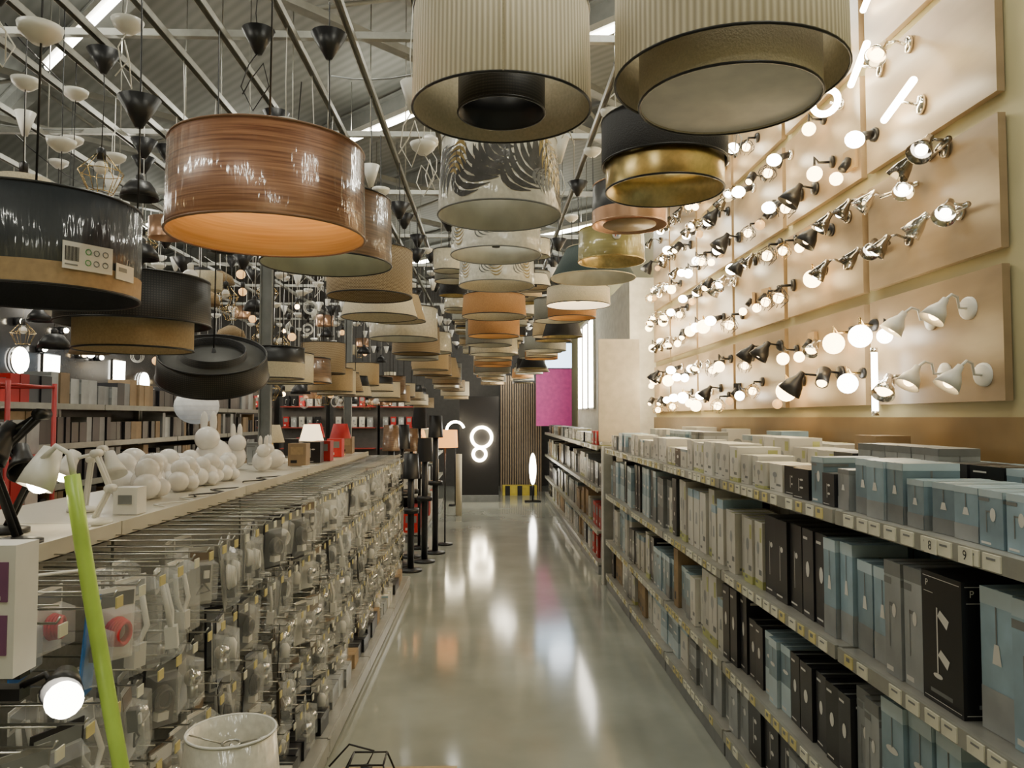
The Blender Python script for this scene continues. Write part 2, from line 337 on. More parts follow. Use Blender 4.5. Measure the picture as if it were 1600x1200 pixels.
def rowp(x,y,y1,gap,zf,pick,hf,r0=.15,r1=.225,jx=.04):
    i=0; pr=.2
    while y<y1:
        st=styles[pick[i%len(pick)]]; r=R.uniform(r0,r1); h=hf*R.uniform(.75,1.2); tp=R.choice([1,1,.95,.72])
        y+=pr+r+gap*R.random()+.02; pr=r; i+=1
        pendant(st[0],x+R.uniform(-jx,jx),y,zf(y)+R.uniform(-.07,.07),r*tp,r,h,st[1],st[2],band=(h*.5,st[3][1]) if st[3] else None,can=R.choice(['w','k','wc']),seg=28,zc=R.uniform(2.85,3.2))
rowp(-1.15,3.45,13,.2,lambda y:1.83,[0,4,2,3,1,4,3,0,1],.18,.14,.19)
rowp(-.6,3.4,13.5,.12,lambda y:2.17-.02*(y-4),[3,4,1,9,3,5,9,1,3],.21,.17,.24)
rowp(.03,5.2,14,.1,lambda y:2.24,[7,5,3,9,4,8,1,4],.17,.18,.24)
rowp(.6,5.3,14,.1,lambda y:2.36-.01*(y-6),[7,5,8,1,8,5,9,0],.15,.17,.22)
for x_ in (-.88,-.29,.32): rowp(x_,4.4+R.random(),12,.35,lambda y:2.63,[9,4,5,1,8],.12,.1,.15,jx=.02)
def small(kind,L):
    cab=MB().tube([(0,0,0),(.006,0,L*.5),(0,0,L)],.0022,R.choice([black,white]),5); can=MB(); canopy(can,L*R.uniform(.5,.98),R.choice(['w','wc','k']))
    ps=[('cable',cab,(0,0,0),None),('canopy',can,(0,0,0),None)]
    hold=MB().lathe([(.001,-.055),(.018,-.055),(.02,-.01),(.008,0),(.001,0)],black if kind!=3 else white,12)
    ps.append(('lamp_holder',hold,(0,0,0),None))
    if kind==0: ps.append(('bulb',MB().sph((0,0,-.09),.035,glassA,14),(0,0,0),None))
    if kind==1: ps.append(('lamp_shade',MB().lathe([(.02,-.03),(.05,-.04),(.08,-.08),(.09,-.12),(.087,-.12),(.077,-.083),(.048,-.044),(.02,-.034)],black,20),(0,0,0),None))
    if kind==2:
        c=MB()
        for i in range(8):
            a=i*pi/4; c.tube([(.02*math.cos(a),.02*math.sin(a),-.03),(.09*math.cos(a),.09*math.sin(a),-.11),(.05*math.cos(a),.05*math.sin(a),-.2)],.002,brass,4)
        c.ring((0,0,-.11),.09,.002,brass,20,4).ring((0,0,-.2),.05,.002,brass,16,4); ps.append(('wire_cage',c,(0,0,0),None)); ps.append(('bulb',MB().sph((0,0,-.09),.03,glassO,12),(0,0,0),None))
    if kind==3: ps.append(('glass_globe',MB().sph((0,0,-.09),.05,glassO,18),(0,0,0),None))
    if kind==4: ps.append(('lamp_shade',MB().lathe([(.03,-.02),(.1,-.06),(.12,-.12),(.117,-.12),(.097,-.063),(.03,-.024)],rattan,20),(0,0,0),None))
    if kind==5: ps.append(('lamp_shade',MB().lathe([(.1,-.13),(.1,-.01),(.097,-.01),(.097,-.13),(.1,-.13)],R.choice([cream,copper,darkwood]),24),(0,0,0),None))
    if kind==6: ps.append(('bulb',MB().sph((0,0,-.09),.025,Ew,12),(0,0,0),None))
    if kind==7:
        c=MB()
        for q in range(3): c.ring((0,0,-.14),.05+.008*q,.003,white,18,4,along((0,0,0),(1,.3*q,.1)))
        ps.append(('cable_loop',c,(0,0,0),None))
    return Proto(None,ps)
sl=['pendant with amber glass bulb on a thin cable','small black metal dome pendant','brass wire cage pendant with bulb','white opal glass globe pendant','small woven rattan dome pendant','small drum shade pendant','pendant with small lit warm bulb','cord pendant with looped white cable']
protos=[(kd,L,small(kd,L)) for kd in range(8) for L in (.45,.65,.85,1.1,1.3)]
for x in (-1.7,-1.9,-2.15,-2.6,-3.1,-3.7,-4.2):
    y=1.9+R.random()*.4
    while y<13.5:
        kd,L,p=R.choice(protos)
        if kd==3 and R.random()<.6: kd,L,p=R.choice(protos[:15])
        if x<-2.9 and L>1.1: kd,L,p=protos[kd*5+2]
        if not (x==-2.6 and 6.4<y<7.4):
            p.make('pendant_lamp',sl[kd],'lamp',(x,y,3.23-L),(0,0,R.random()*6),'small pendants on the rails')
        y+=R.uniform(.28,.42)*(1 if y<8 else 1.5)
def cup(kind,L):
    cn=MB(); m=[white,white,black,glassO][kind]
    if kind==0: cn.lathe([(.001,.0),(.02,0),(.05,.025),(.06,.05),(.001,.055)],m,20)
    if kind==1: cn.lathe([(.001,0),(.012,0),(.05,.12),(.001,.125)],m,20)
    if kind==2: cn.lathe([(.001,0),(.012,0),(.06,.09),(.001,.095)],m,20)
    if kind==3: cn.sph((0,0,.04),.045,m,16,sc=(1,1,.8))
    cb=MB().tube([(0,0,.05),(.01,.005,L*.5),(0,0,L)],.002,white if kind!=2 else black,5)
    lp=MB().tube([(0,0,.01),(.03,.02,-.05),(.06,-.01,-.12),(.02,-.03,-.2),(-.04,.01,-.12),(-.02,.02,-.04),(.03,-.02,-.09),(.05,.02,-.16)],.0025,white if kind!=2 else black,5)
    return Proto(None,[('canopy',cn,(0,0,0),None),('cable',cb,(0,0,0),None),('cable_loop',lp,(0,0,0),None)])
cups=[(kd,L,cup(kd,L)) for kd in range(4) for L in (.15,.3,.45)]
for x in (-.85,-.3,.32,.9,-1.4):
    y=2.7+R.random()*.5
    while y<(4.2 if x in(-.85,-.3,.32) else 10.5):
        kd,L,p=R.choice(cups)
        p.make('cord_canopy',['white dome ceiling cup with looped cord','white cone ceiling cup with looped cord','black cone ceiling cup with cord','round white ceiling cup with cord'][kd],'lamp fitting',(x,y,3.23-L),(0,0,R.random()*6),'ceiling cups and cords')
        y+=R.uniform(.35,.6)
for x,y in ((-1.4,2.15),(-1.7,1.6)):
    cups[2][2].make('cord_canopy','white dome ceiling cup with looped cord','lamp fitting',(x,y,2.78),(0,0,1),'ceiling cups and cords')
# ------------------------------------------------------------------ right wall boards + wall lamps
board=M('plywood_display_board',(.33,.24,.145),.35,var=.12,scale=3,st=(1,1,4))
rows=[(1.66,2.16),(2.22,2.72),(2.80,3.32),(3.38,3.9)]
for kx in range(6):
    y0=2.72+kx*1.03; w=.97 if kx<5 else .75
    for z0,z1 in rows:
        top('display_board','pale plywood board carrying lit wall spotlights','board',(1.877,y0+w/2,(z0+z1)/2),mesh=MB().box((0,0,0),(.03,w,z1-z0),board),group='display boards on the cream wall')
def head(mb,p,d,prof,mat): return mb.lathe(prof,mat,20,along(p,d))
cone=[(.001,-.012),(.016,-.01),(.018,.02),(.03,.045),(.045,.095),(.043,.095),(.028,.047),(.001,.03)]
cyls=[(.001,0),(.03,0),(.03,.09),(.027,.09),(.027,.012),(.001,.012)]
bell=[(.001,-.012),(.015,-.01),(.02,.02),(.045,.06),(.06,.11),(.058,.11),(.043,.062),(.001,.03)]
def plate(r,mat): return MB().lathe([(.001,0),(r,0),(r,.012),(r*.8,.02),(.001,.02)],mat,20,along((0,0,0),(-1,0,0)))
def lampP(kind,ax=0):
    d=Vector((-.5,-.5+ax*1.4,-.75)).normalized(); ch=chrome if ax<.3 else darkchrome
    if kind=='chrome':
        e=Vector((-.1,0,.01)); return Proto(None,[('wall_plate',plate(.035,ch),(0,0,0),None),('arm',MB().tube([(-.015,0,0),(-.06,0,.02),e],.006,ch),(0,0,0),None),('lamp_head',head(MB(),e,d,cone,ch),(0,0,0),None),('bulb',MB().sph(e+d*.075,.028,R.choice([Ec,Ew]),12,sc=(1,1,.8)),(0,0,0),None)])
    if kind=='twin':
        b_=MB().tube([(-.03,-.11,0),(-.03,.11,0)],.012,ch,10); ps=[('wall_plate',plate(.035,ch),(0,0,0),None),('bar',b_,(0,0,0),None)]
        for sy in(-1,1):
            e=Vector((-.09,sy*.09,.01)); dd=Vector((-.5,sy*.5-.0,-.7)).normalized()
            ps+= [('arm',MB().tube([(-.03,sy*.09,0),e],.006,ch),(0,0,0),None),('lamp_head',head(MB(),e,dd,cone,ch),(0,0,0),None),('bulb',MB().sph(e+dd*.07,.022,Ec,12),(0,0,0),None)]
        return Proto(None,ps)
    if kind=='dark':
        e=Vector((-.09,0,.01)); return Proto(None,[('wall_plate',plate(.035,black),(0,0,0),None),('arm',MB().tube([(-.015,0,0),e],.006,black),(0,0,0),None),('lamp_head',head(MB(),e,d,cyls if ax<.3 else bell,black),(0,0,0),None),('bulb',MB().sph(e+d*.08,.024,Ew,12),(0,0,0),None)])
    if kind=='globe' or kind=='gw':
        g=Ec if kind=='globe' else Ew
        return Proto(None,[('wall_plate',plate(.03,black),(0,0,0),None),('arm',MB().tube([(-.015,0,0),(-.07,0,.0),(-.09,0,.03),(-.09,0,-.02)],.007,black if ax<.3 else brass),(0,0,0),None),('glass_globe',MB().sph((-.09,0,-.055),.038+.03*ax,g,18),(0,0,0),None)])
    if kind=='white':
        e=Vector((-.15,-.01,.03)); hd=Vector((-.5,-.1+ax*.5,-.75)).normalized(); return Proto(None,[('wall_plate',plate(.055,white),(0,0,0),None),('arm',MB().tube([(-.015,0,0),(-.06,.0,0),(-.07,0,.05),(-.11,-.01,.06),e],.007,white),(0,0,0),None),('lamp_head',head(MB(),e,hd,bell,white),(0,0,0),None),('bulb',MB().sph(e+hd*.08,.028,Ew,12),(0,0,0),None)])
    if kind=='cage':
        c=MB(); T=along((-.07,0,-.02),(-.3,-.2,-.9))
        for i in range(8):
            a=i*pi/4; c.tube([T@Vector((r*math.cos(a),r*math.sin(a),z)) for r,z in((.015,0),(.05,.035),(.055,.06),(.035,.1))],.002,brass if ax else black,4)
        c.tube([T@Vector((.055*math.cos(i*.4),.055*math.sin(i*.4),.06)) for i in range(16)],.002,black,4)
        return Proto(None,[('wall_plate',plate(.035,black),(0,0,0),None),('arm',MB().tube([(-.015,0,0),(-.07,0,0),(-.07,0,-.02)],.008,black),(0,0,0),None),('wire_cage',c,(0,0,0),None),('bulb',MB().sph(T@Vector((0,0,.055)),.03,Ew,12),(0,0,0),None)])
    if kind=='tube': return Proto(None,[('wall_plate',plate(.035,chrome),(0,0,0),None),('arm',MB().tube([(-.015,0,0),(-.06,0,0)],.006,chrome),(0,0,0),None),('light_tube',MB().tube([(-.07,0,-.13),(-.07,0,.13)],.014,Et,10),(0,0,0),None),('end_cap',MB().tube([(-.07,0,.13),(-.07,0,.15)],.016,chrome,10),(0,0,0),None),('end_cap',MB().tube([(-.07,0,-.15),(-.07,0,-.13)],.016,chrome,10),(0,0,0),None)])
    if kind=='htube': return Proto(None,[('wall_plate',plate(.04,chrome),(0,0,0),None),('arm',MB().tube([(-.015,0,0),(-.08,0,.02)],.006,chrome),(0,0,0),None),('light_tube',MB().tube([(-.09,-.2,.02),(-.09,.2,.02)],.015,Eh,10),(0,0,0),None)])
    if kind=='ring': return Proto(None,[('wall_plate',plate(.03,chrome),(0,0,0),None),('arm',MB().tube([(-.015,0,0),(-.07,0,.0)],.006,chrome),(0,0,0),None),('light_ring',MB().ring((-.1,0,0),.06,.016,Eh,24,8,along((0,0,0),(-.8,-.6,0))),(0,0,0),None),('ring_backing',MB().ring((-.09,.01,0),.06,.014,white,24,6,along((0,0,0),(-.8,-.6,0))),(0,0,0),None)])
    if kind=='bare': return Proto(None,[('wall_plate',plate(.03,black if ax<.3 else chrome),(0,0,0),None),('lamp_holder',MB().lathe([(.001,0),(.018,0),(.02,.06),(.001,.06)],black,14,along((-.02,0,0),(-1,0,-.3))),(0,0,0),None),('bulb',MB().sph((-.105,0,-.03),.036,Eh,14,sc=(1.2,1,1)),(0,0,0),None)])
    if kind=='off':
        return Proto(None,[('wall_plate',MB().box((-.01,0,0),(.02,.09,.09),black if ax<.3 else M('pine_block',(.45,.3,.14),.5)),(0,0,0),None),('lamp_holder',MB().lathe([(.001,0),(.02,0),(.02,.06),(.001,.06)],black,14,along((-.02,0,0),(-.6,0,-.8))),(0,0,0),None),('bulb',MB().sph((-.085,0,-.09),.03,Ew if ax else glassA,14),(0,0,0),None)])
WL={'chrome':'chrome cone-shaped wall spotlight','twin':'chrome twin-headed wall spotlight bar','dark':'black cylinder wall spotlight','globe':'black arm wall lamp with lit white globe','gw':'black arm wall lamp with warm glowing globe','white':'white swing-arm wall lamp with bell shade','cage':'wire cage wall lamp with warm bulb','tube':'slim vertical lit tube wall lamp','htube':'long lit tube spotlight bar','ring':'round glowing ring wall lamp','bare':'wall lamp with bare shining bulb','off':'square base wall lamp with amber bulb'}
PR={k_:[lampP(k_,0),lampP(k_,.5)] for k_ in WL}
pat={1.80:['white','white','chrome','tube','globe','globe','dark','gw','gw','dark','cage','globe','off','gw'],
 2.04:['white','white','globe','globe','gw','chrome','off','gw','dark','dark','cage','cage','gw','cage'],
 2.39:['twin','chrome','twin','chrome','gw','globe','cage','cage','off','dark','cage','bare'],
 2.66:['twin','twin','chrome','chrome','dark','off','cage','dark','chrome','dark','bare'],
 2.95:['htube','bare','off','gw','dark','cage','bare','gw','cage','bare'],
 3.24:['chrome','htube','ring','gw','dark','off','cage','gw','bare'],
 3.55:['ring','htube','ring','ring','bare','gw','globe','bare']}
for zi,(z,pl) in enumerate(pat.items()):
    y=(2.83 if z<2.2 else 2.95)+(.08 if zi%2 else 0)+(.25 if z>2.9 else 0); i=0
    while y<8.45:
        kd=pl[i] if i<len(pl) else R.choice(['bare','globe','bare','gw','cage','off','dark','twin','chrome'])
        if i>4 and R.random()<.3: kd=R.choice(['dark','chrome','off','cage','gw','bare'])
        if kd=='tube' and z>2: kd='gw'
        s_=.82 if kd=='white' else R.uniform(.9,1.15)
        if i<4 or R.random()>.06:
            PR[kd][R.randint(0,1)].make('wall_lamp',WL[kd],'lamp',(1.861,y,z+R.uniform(-.05,.05)),(0,0,R.uniform(-.3,.3)),'wall lamps on the display boards',s_)
        y+=({'htube':.42,'twin':.33}.get(kd,.225)+R.uniform(-.03,.04)) if y<6.2 else R.uniform(.19,.24); i+=1
for y in (3.2,4.3,5.4,6.5,7.6,8.3): 
    for z in (1.95,2.55,3.2): light('POINT',(1.62,y,z),3.2 if y<6 else 9,(1,.74,.36) if y<6 else (1,.84,.55),.1)
# ------------------------------------------------------------------ shelf units and cartons
stripm=M('price_channel',(.3,.3,.26),.3)
TG=[MB().box((0,0,0),(.004,.05,.034),tagY).box((-.0025,0,.006),(.001,.02,.012),greyp).mesh('price_label'),MB().box((0,0,0),(.004,.06,.036),tagW).box((-.0025,0,.008),(.001,.03,.005),greyp).mesh('price_label')]
def shelf_unit(xf,s,y0,y1,levels,depth,label,group,zt,ntag=13,tags=True,backm=None):
    w=y1-y0; ym=(y0+y1)/2
    o=top('shelf_unit',label,'shelf',(xf+s*depth/2,ym,0),group=group)
    ob('back_panel',MB().box((s*(depth/2-.01),0,zt/2),(.02,w-.012,zt),backm or greyp),o)
    for yy in(-1,1): ob('upright',MB().box((s*(depth/2-.045),yy*(w/2-.02),zt/2),(.05,.03,zt),steelw),o)
    ob('plinth',MB().box((s*-.0,0,.04),(depth-.02,w-.012,.08),greyp),o)
    for li,z in enumerate(levels):
        sh=ob('shelf',MB().box((0,0,z-.012),(depth-.03,w-.012,.024),steelw).box((0,0,z-.026),(depth-.1,w-.2,.004),steelw),o)
        ob('price_strip',MB().box((-s*(depth/2-.006),0,z-.018),(.012,w-.01,.044),stripm,),sh)
        if tags:
            for i in range(ntag):
                if R.random()<.12: continue
                yy=-w/2+.05+(w-.1)*(i+.5)/ntag+R.uniform(-.01,.01)
                ob('price_label',TG[R.random()<.6],sh,(-s*(depth/2+.002),yy,z-.018))
    return o
units=[]
for i in range(6): units.append(shelf_unit(1.10,1,i*1.22+.005,(i+1)*1.22-.005,[.12,.44,.87,1.30],.72,'long grey metal shop shelf unit with price strips','shelf units under the lamp wall',1.34))
u=units[1]
for tx,yy in (('8',.06),('9',-.08)):
    ob('price_label',MB().box((0,0,0),(.003,.05,.038),tagW),u,(-.3665,yy,1.282))
    text(tx,.032,black,u,(-.3685,yy,1.282),(pi/2,0,-pi/2))
def ell(mb,face,w,d,h,cu,cv,ru,rv,mat,n=14,e=.0012):
    vs=[]
    for i in range(n):
        a=2*pi*i/n; u_=cu+ru*math.cos(a); v_=cv+rv*math.sin(a)
        vs.append((-d/2-e,(.5-u_)*w,v_*h) if face=='X' else ((u_-.5)*d,-w/2-e,v_*h))
    mb.add(vs,[tuple(range(n))],mat)
def poly(mb,face,w,d,h,pts,mat,e=.0012):
    mb.add([(-d/2-e,(.5-a)*w,b*h) if face=='X' else ((a-.5)*d,-w/2-e,b*h) for a,b in pts],[tuple(range(len(pts)))],mat)
def rect(mb,face,w,d,h,u0,v0,u1,v1,mat,e=.0008): poly(mb,face,w,d,h,[(u0,v0),(u1,v0),(u1,v1),(u0,v1)],mat,e)
def carton(w,d,h,kind,v):
    mb=MB(); base,pr,ac={'blue':(blue,whitep,blueL),'silver':(boxs,whitep,greyp),'white':(boxw,greyp,boxg),'black':(boxk,whitep,greyp),'brown':(boxr,black,kraft),'red':(red,whitep,greyp)}[kind]
    mb.box((0,0,h/2),(d,w,h),base); mb.box((0,0,h+.0005),(d*.98,.012,.001),ac)
    for F in 'XY':
        if kind in('blue','silver'):
            rect(mb,F,w,d,h,.0,.88,1,1,ac); rect(mb,F,w,d,h,.08,.04,.5,.08,pr,.001)
            if v==0:
                ell(mb,F,w,d,h,.6,.58,.12,.06 if h>.2 else .12,pr); rect(mb,F,w,d,h,.3,.25,.34,.64,greyp,.001); rect(mb,F,w,d,h,.3,.61,.6,.64,greyp,.001); rect(mb,F,w,d,h,.0,.8,.45,.86,greyp,.001)
            elif v==1:
                rect(mb,F,w,d,h,.0,.0,1,.42,ac,.0006); ell(mb,F,w,d,h,.5,.62,.28,.03 if h>.2 else .06,pr); rect(mb,F,w,d,h,.48,.64,.52,.88,greyp,.0014)
            else:
                rect(mb,F,w,d,h,.0,.0,1,.3,boxs,.0012); poly(mb,F,w,d,h,[(.36,.48),(.64,.48),(.57,.62),(.43,.62)],whitep,.0014); rect(mb,F,w,d,h,.48,.62,.52,.88,greyp,.0014)
        elif kind=='white':
            if v%2: rect(mb,F,w,d,h,.0,.0,1,.12,ac); rect(mb,F,w,d,h,.7,.7,.92,.92,ac)
            if v<2: ell(mb,F,w,d,h,.45,.6,.18,.1,boxs); rect(mb,F,w,d,h,.42,.3,.47,.6,pr,.001); rect(mb,F,w,d,h,.55,.2,.9,.28,pr,.001)
            else: poly(mb,F,w,d,h,[(.3,.42),(.7,.42),(.6,.62),(.4,.62)],boxs); rect(mb,F,w,d,h,.0,.86,1,1,blue)
            rect(mb,F,w,d,h,.1,.06,.4,.1,pr,.001)
        elif kind=='black':
            if v==2: ell(mb,F,w,d,h,.5,.55,.16,.09,pr); rect(mb,F,w,d,h,.1,.88,.5,.91,pr)
            else:
                rect(mb,F,w,d,h,.4,.25,.43,.68,pr)
                ell(mb,F,w,d,h,.58,.64,.11,.035,pr)
                if v==1: ell(mb,F,w,d,h,.58,.38,.11,.035,pr,e=.0014)
            rect(mb,F,w,d,h,.1,.05,.6,.07,pr)
        else:
            rect(mb,F,w,d,h,.15,.5,.85,.85,ac); rect(mb,F,w,d,h,.15,.12,.5,.25,pr)
    return mb.mesh('carton')
CL={'blue':'pale blue printed lamp carton','silver':'silver grey printed lamp carton','white':'white printed lamp carton','black':'black printed lamp carton','brown':'brown cardboard lamp carton','red':'bright red printed product carton'}
cache={}
def fill(y0,y1,xf,s,z,seq,hr,wr,dr,group,name='lamp_carton',skip=0,rz=.04):
    y=y0
    while y<y1:
        kd='white'
        for lim,ks in seq:
            if y<lim: kd=R.choice(ks); break
        w=R.choice(wr); h=R.choice(hr); d=R.choice(dr); v=R.randint(0,2)
        for _ in range(R.randint(1,3)):
            if y+w>y1: break
            ky=(w,d,h,kd,v)
            if ky not in cache: cache[ky]=carton(*ky)
            if R.random()>skip:
                top(name,CL[kd],'box',(xf+s*(d/2+.02+R.random()*.03),y+w/2,z+.001),(0,0,R.uniform(-rz,rz)),cache[ky],group)
            y+=w+.004+.1*rz
        y+=.004
seqT=[(1.95,['blue']),(2.1,['black']),(2.5,['blue','blue','silver']),(2.95,['black','black','blue']),(4.6,['white','white','white','silver']),(6,['blue','white','silver','black']),(9,['white','blue','silver'])]
fill(1.45,7.25,1.12,1,1.30,seqT,[.11,.13,.16,.17],[.11,.13,.09],[.16,.2],'cartons on the top shelf',rz=.08)
fill(1.45,7.25,1.38,1,1.30,seqT,[.13,.16,.2],[.14,.17],[.13,.16],'cartons on the top shelf',rz=.1,name='stacked_carton')
fill(2.2,7.25,1.6,1,1.30,[(3,['blue','silver']),(9,['white','white','silver','brown'])],[.14,.17,.22],[.16,.19],[.16],'cartons on the top shelf',skip=.25,rz=.1,name='stacked_carton')
fill(1.35,1.82,1.12,1,.87,[(9,['blue'])],[.33],[.11],[.18],'cartons on the middle shelf')
bm=MB().box((0,0,.165),(.19,.17,.33),boxk)
for F in 'XY':
    A=(bm,F,.17,.19,.33); rect(*A,.04,.03,.96,.035,whitep); rect(*A,.04,.96,.96,.965,whitep); rect(*A,.06,.84,.3,.845,whitep)
    rect(*A,.38,.24,.41,.74,whitep); poly(*A,[(.41,.68),(.48,.73),(.7,.67),(.64,.6)],whitep); poly(*A,[(.41,.38),(.48,.43),(.7,.37),(.64,.3)],whitep); ell(*A,.4,.22,.12,.02,whitep); rect(*A,.2,.08,.75,.11,greyp)
o=top('lamp_carton','tall black lamp carton with white P logo and lamp drawing','box',(1.235,1.93,.871),mesh=bm,group='cartons on the middle shelf')
text('P',.024,whitep,o,(-.0965,.06,.3),(pi/2,0,-pi/2)); text('P',.024,whitep,o,(-.07,-.0865,.3),(pi/2,0,0))
fill(2.03,7.25,1.12,1,.87,[(2.5,['blue','blue','silver']),(2.95,['black']),(4.6,['white','white','white','silver']),(9,['blue','black','white','silver'])],[.35,.32,.28],[.085,.1,.12],[.18,.2],'cartons on the middle shelf')
fill(1.5,4.5,1.4,1,.87,[(2.5,['blue','silver']),(2.95,['black']),(9,['white','silver','black'])],[.36,.32],[.12,.15],[.18],'cartons on the middle shelf',name='stacked_carton')
fill(1.9,7.25,1.12,1,.44,[(2.4,['blue','silver','blue']),(3.0,['black','black','blue']),(4.2,['white','white','black']),(9,['black','white','blue','silver','brown'])],[.35,.31,.26],[.09,.11,.13],[.18,.22],'cartons on the lower shelf')
fill(2.0,4,1.42,1,.44,[(3,['silver','blue']),(9,['white','silver','black'])],[.34,.3],[.13,.16],[.18],'cartons on the lower shelf',name='stacked_carton')
fill(2.6,7.25,1.12,1,.12,[(3.4,['black','blue','silver']),(9,['white','brown','black','silver','blue'])],[.26,.22],[.12,.15,.19],[.22,.26],'cartons on the bottom shelf')
for i in range(5): shelf_unit(1.10,1,7.85+i*1.5,7.85+(i+1)*1.5-.01,[.12,.44,.87,1.30],.48,'grey metal shop shelf unit with price strips','far shelf units',1.34,tags=i<1)
for z,hs in ((.12,[.22]),(.44,[.3,.24]),(.87,[.3,.25]),(1.30,[.12,.15])):
    fill(7.9,15.2,1.12,1,z,[(9,['black','red','white','silver']),(20,['black','brown','silver','white'])],hs,[.15,.2],[.2],'cartons on the far shelves',name='product_carton')
top('end_panel','pale grey metal shelf end post','panel',(1.14,7.42,.66),mesh=MB().box((0,0,0),(.09,.07,1.32),steelw).box((-.05,0,0),(.012,.09,1.32),whitep))
o=top('sign_board','tall pale beige blank board standing on the shelf end','board',(1.29,7.62,0))
ob('board',MB().box((0,0,1.87),(.41,.03,1.02),M('beige_board',(.5,.43,.32),.6)),o); ob('support',MB().box((0,0,.68),(.06,.03,1.36),steelw),o)
o=top('magenta_sign','magenta panel hung at the end of the aisle','sign',(1.3,15.5,0))
ob('board',MB().box((0,0,2.0),(.72,.04,1.15),pink),o); ob('light_box',MB().box((0,0,2.85),(.72,.04,.5),Eb),o); ob('post',MB().box((.2,.03,.7),(.05,.03,1.4),steelw),o)
for y,z0,z1 in ((11.8,1.75,3.1),(12.5,1.75,3.1),(13.2,1.75,3.1)):
    o=top('light_panel','tall white lit panel on the partition','light panel',(1.575,y,(z0+z1)/2)); ob('frame',MB().box((.005,0,0),(.03,.5,z1-z0+.05),steelw),o); ob('diffuser',MB().box((-.015,0,0),(.01,.44,z1-z0),Ec),o)
light('POINT',(1.2,13,2.4),14,(.85,.92,1),.2)
for z0 in (1.5,2.25): 
    o=top('framed_light','dark framed light panel beside the lamp wall','panel',(1.875,8.8,z0+.3)); ob('frame',MB().box((0,0,0),(.04,.12,.62),black),o); ob('glass',MB().box((-.022,0,0),(.006,.09,.56),Eb),o)
# ------------------------------------------------------------------ left gondola
peg=M('perforated_back_panel',(.2,.2,.18),.5,scale=60)
HK=MB().tube([(-.17,0,0),(.17,0,0),(.178,0,.012)],.0026,steel,6).tube([(-.17,.018,.03),(.165,.018,.03)],.002,steel,5).mesh('hook')
HT=[MB().box((.183,0,-.012),(.003,.03,.024),tagY).mesh('price_tag'),MB().box((.183,0,-.012),(.003,.03,.024),tagW).mesh('price_tag')]
HZ=[1.21,.98,.76,.54,.33]
whiteshelf=M('white_shelf_laminate',(.58,.55,.46),.3,var=.08,scale=3)
for i in range(6):
    y0=i*1.22; ym=y0+.61
    o=top('gondola_shelf','double-sided shop shelf with wire hooks and white top','shelf',(-1.45,ym,0),group='hook shelves along the aisle')
    ob('back_panel',MB().box((.27,0,.62),(.02,1.2,1.2),peg),o)
    ob('base_shelf',MB().box((.49,0,.06),(.42,1.208,.1),steelw).box((.704,0,.075),(.012,1.208,.06),steelw),o)
    ob('top_shelf',MB().box((0,0,1.255),(.6,1.212,.03),whiteshelf).box((.302,0,1.255),(.01,1.212,.045),whiteshelf),o)
    ob('body',MB().box((-.02,0,.62),(.52,1.19,1.2),darkg),o)
    for z in HZ:
        for j in range(11):
            h=ob('hook',HK,o,(.46,-.555+j*.111,z)); ob('price_tag',HT[(j+i)%3==0],h)
silverc=M('silver_pack_card',(.46,.46,.43),.3,rand=.5)
brownc=M('brown_pack_card',(.22,.17,.12),.4,rand=.5)
def card(mat,mat2,w=.085,h=.15):
    return MB().box((0,0,-h/2-.0),(.003,w,h),mat).box((.0022,0,-.025),(.001,w*.9,.03),mat2)
def bl(w,h,z,d=.036):
    m=MB(); x=d; T=.82
    vs=[(.003,-w/2,z-h/2),(.003,w/2,z-h/2),(.003,w/2,z+h/2),(.003,-w/2,z+h/2),(x,-w/2*T,z-h/2*T),(x,w/2*T,z-h/2*T),(x,w/2*T,z+h/2*T),(x,-w/2*T,z+h/2*T)]
    return m.add(vs,[(4,5,6,7),(0,1,5,4),(1,2,6,5),(2,3,7,6),(3,0,4,7)],blister)
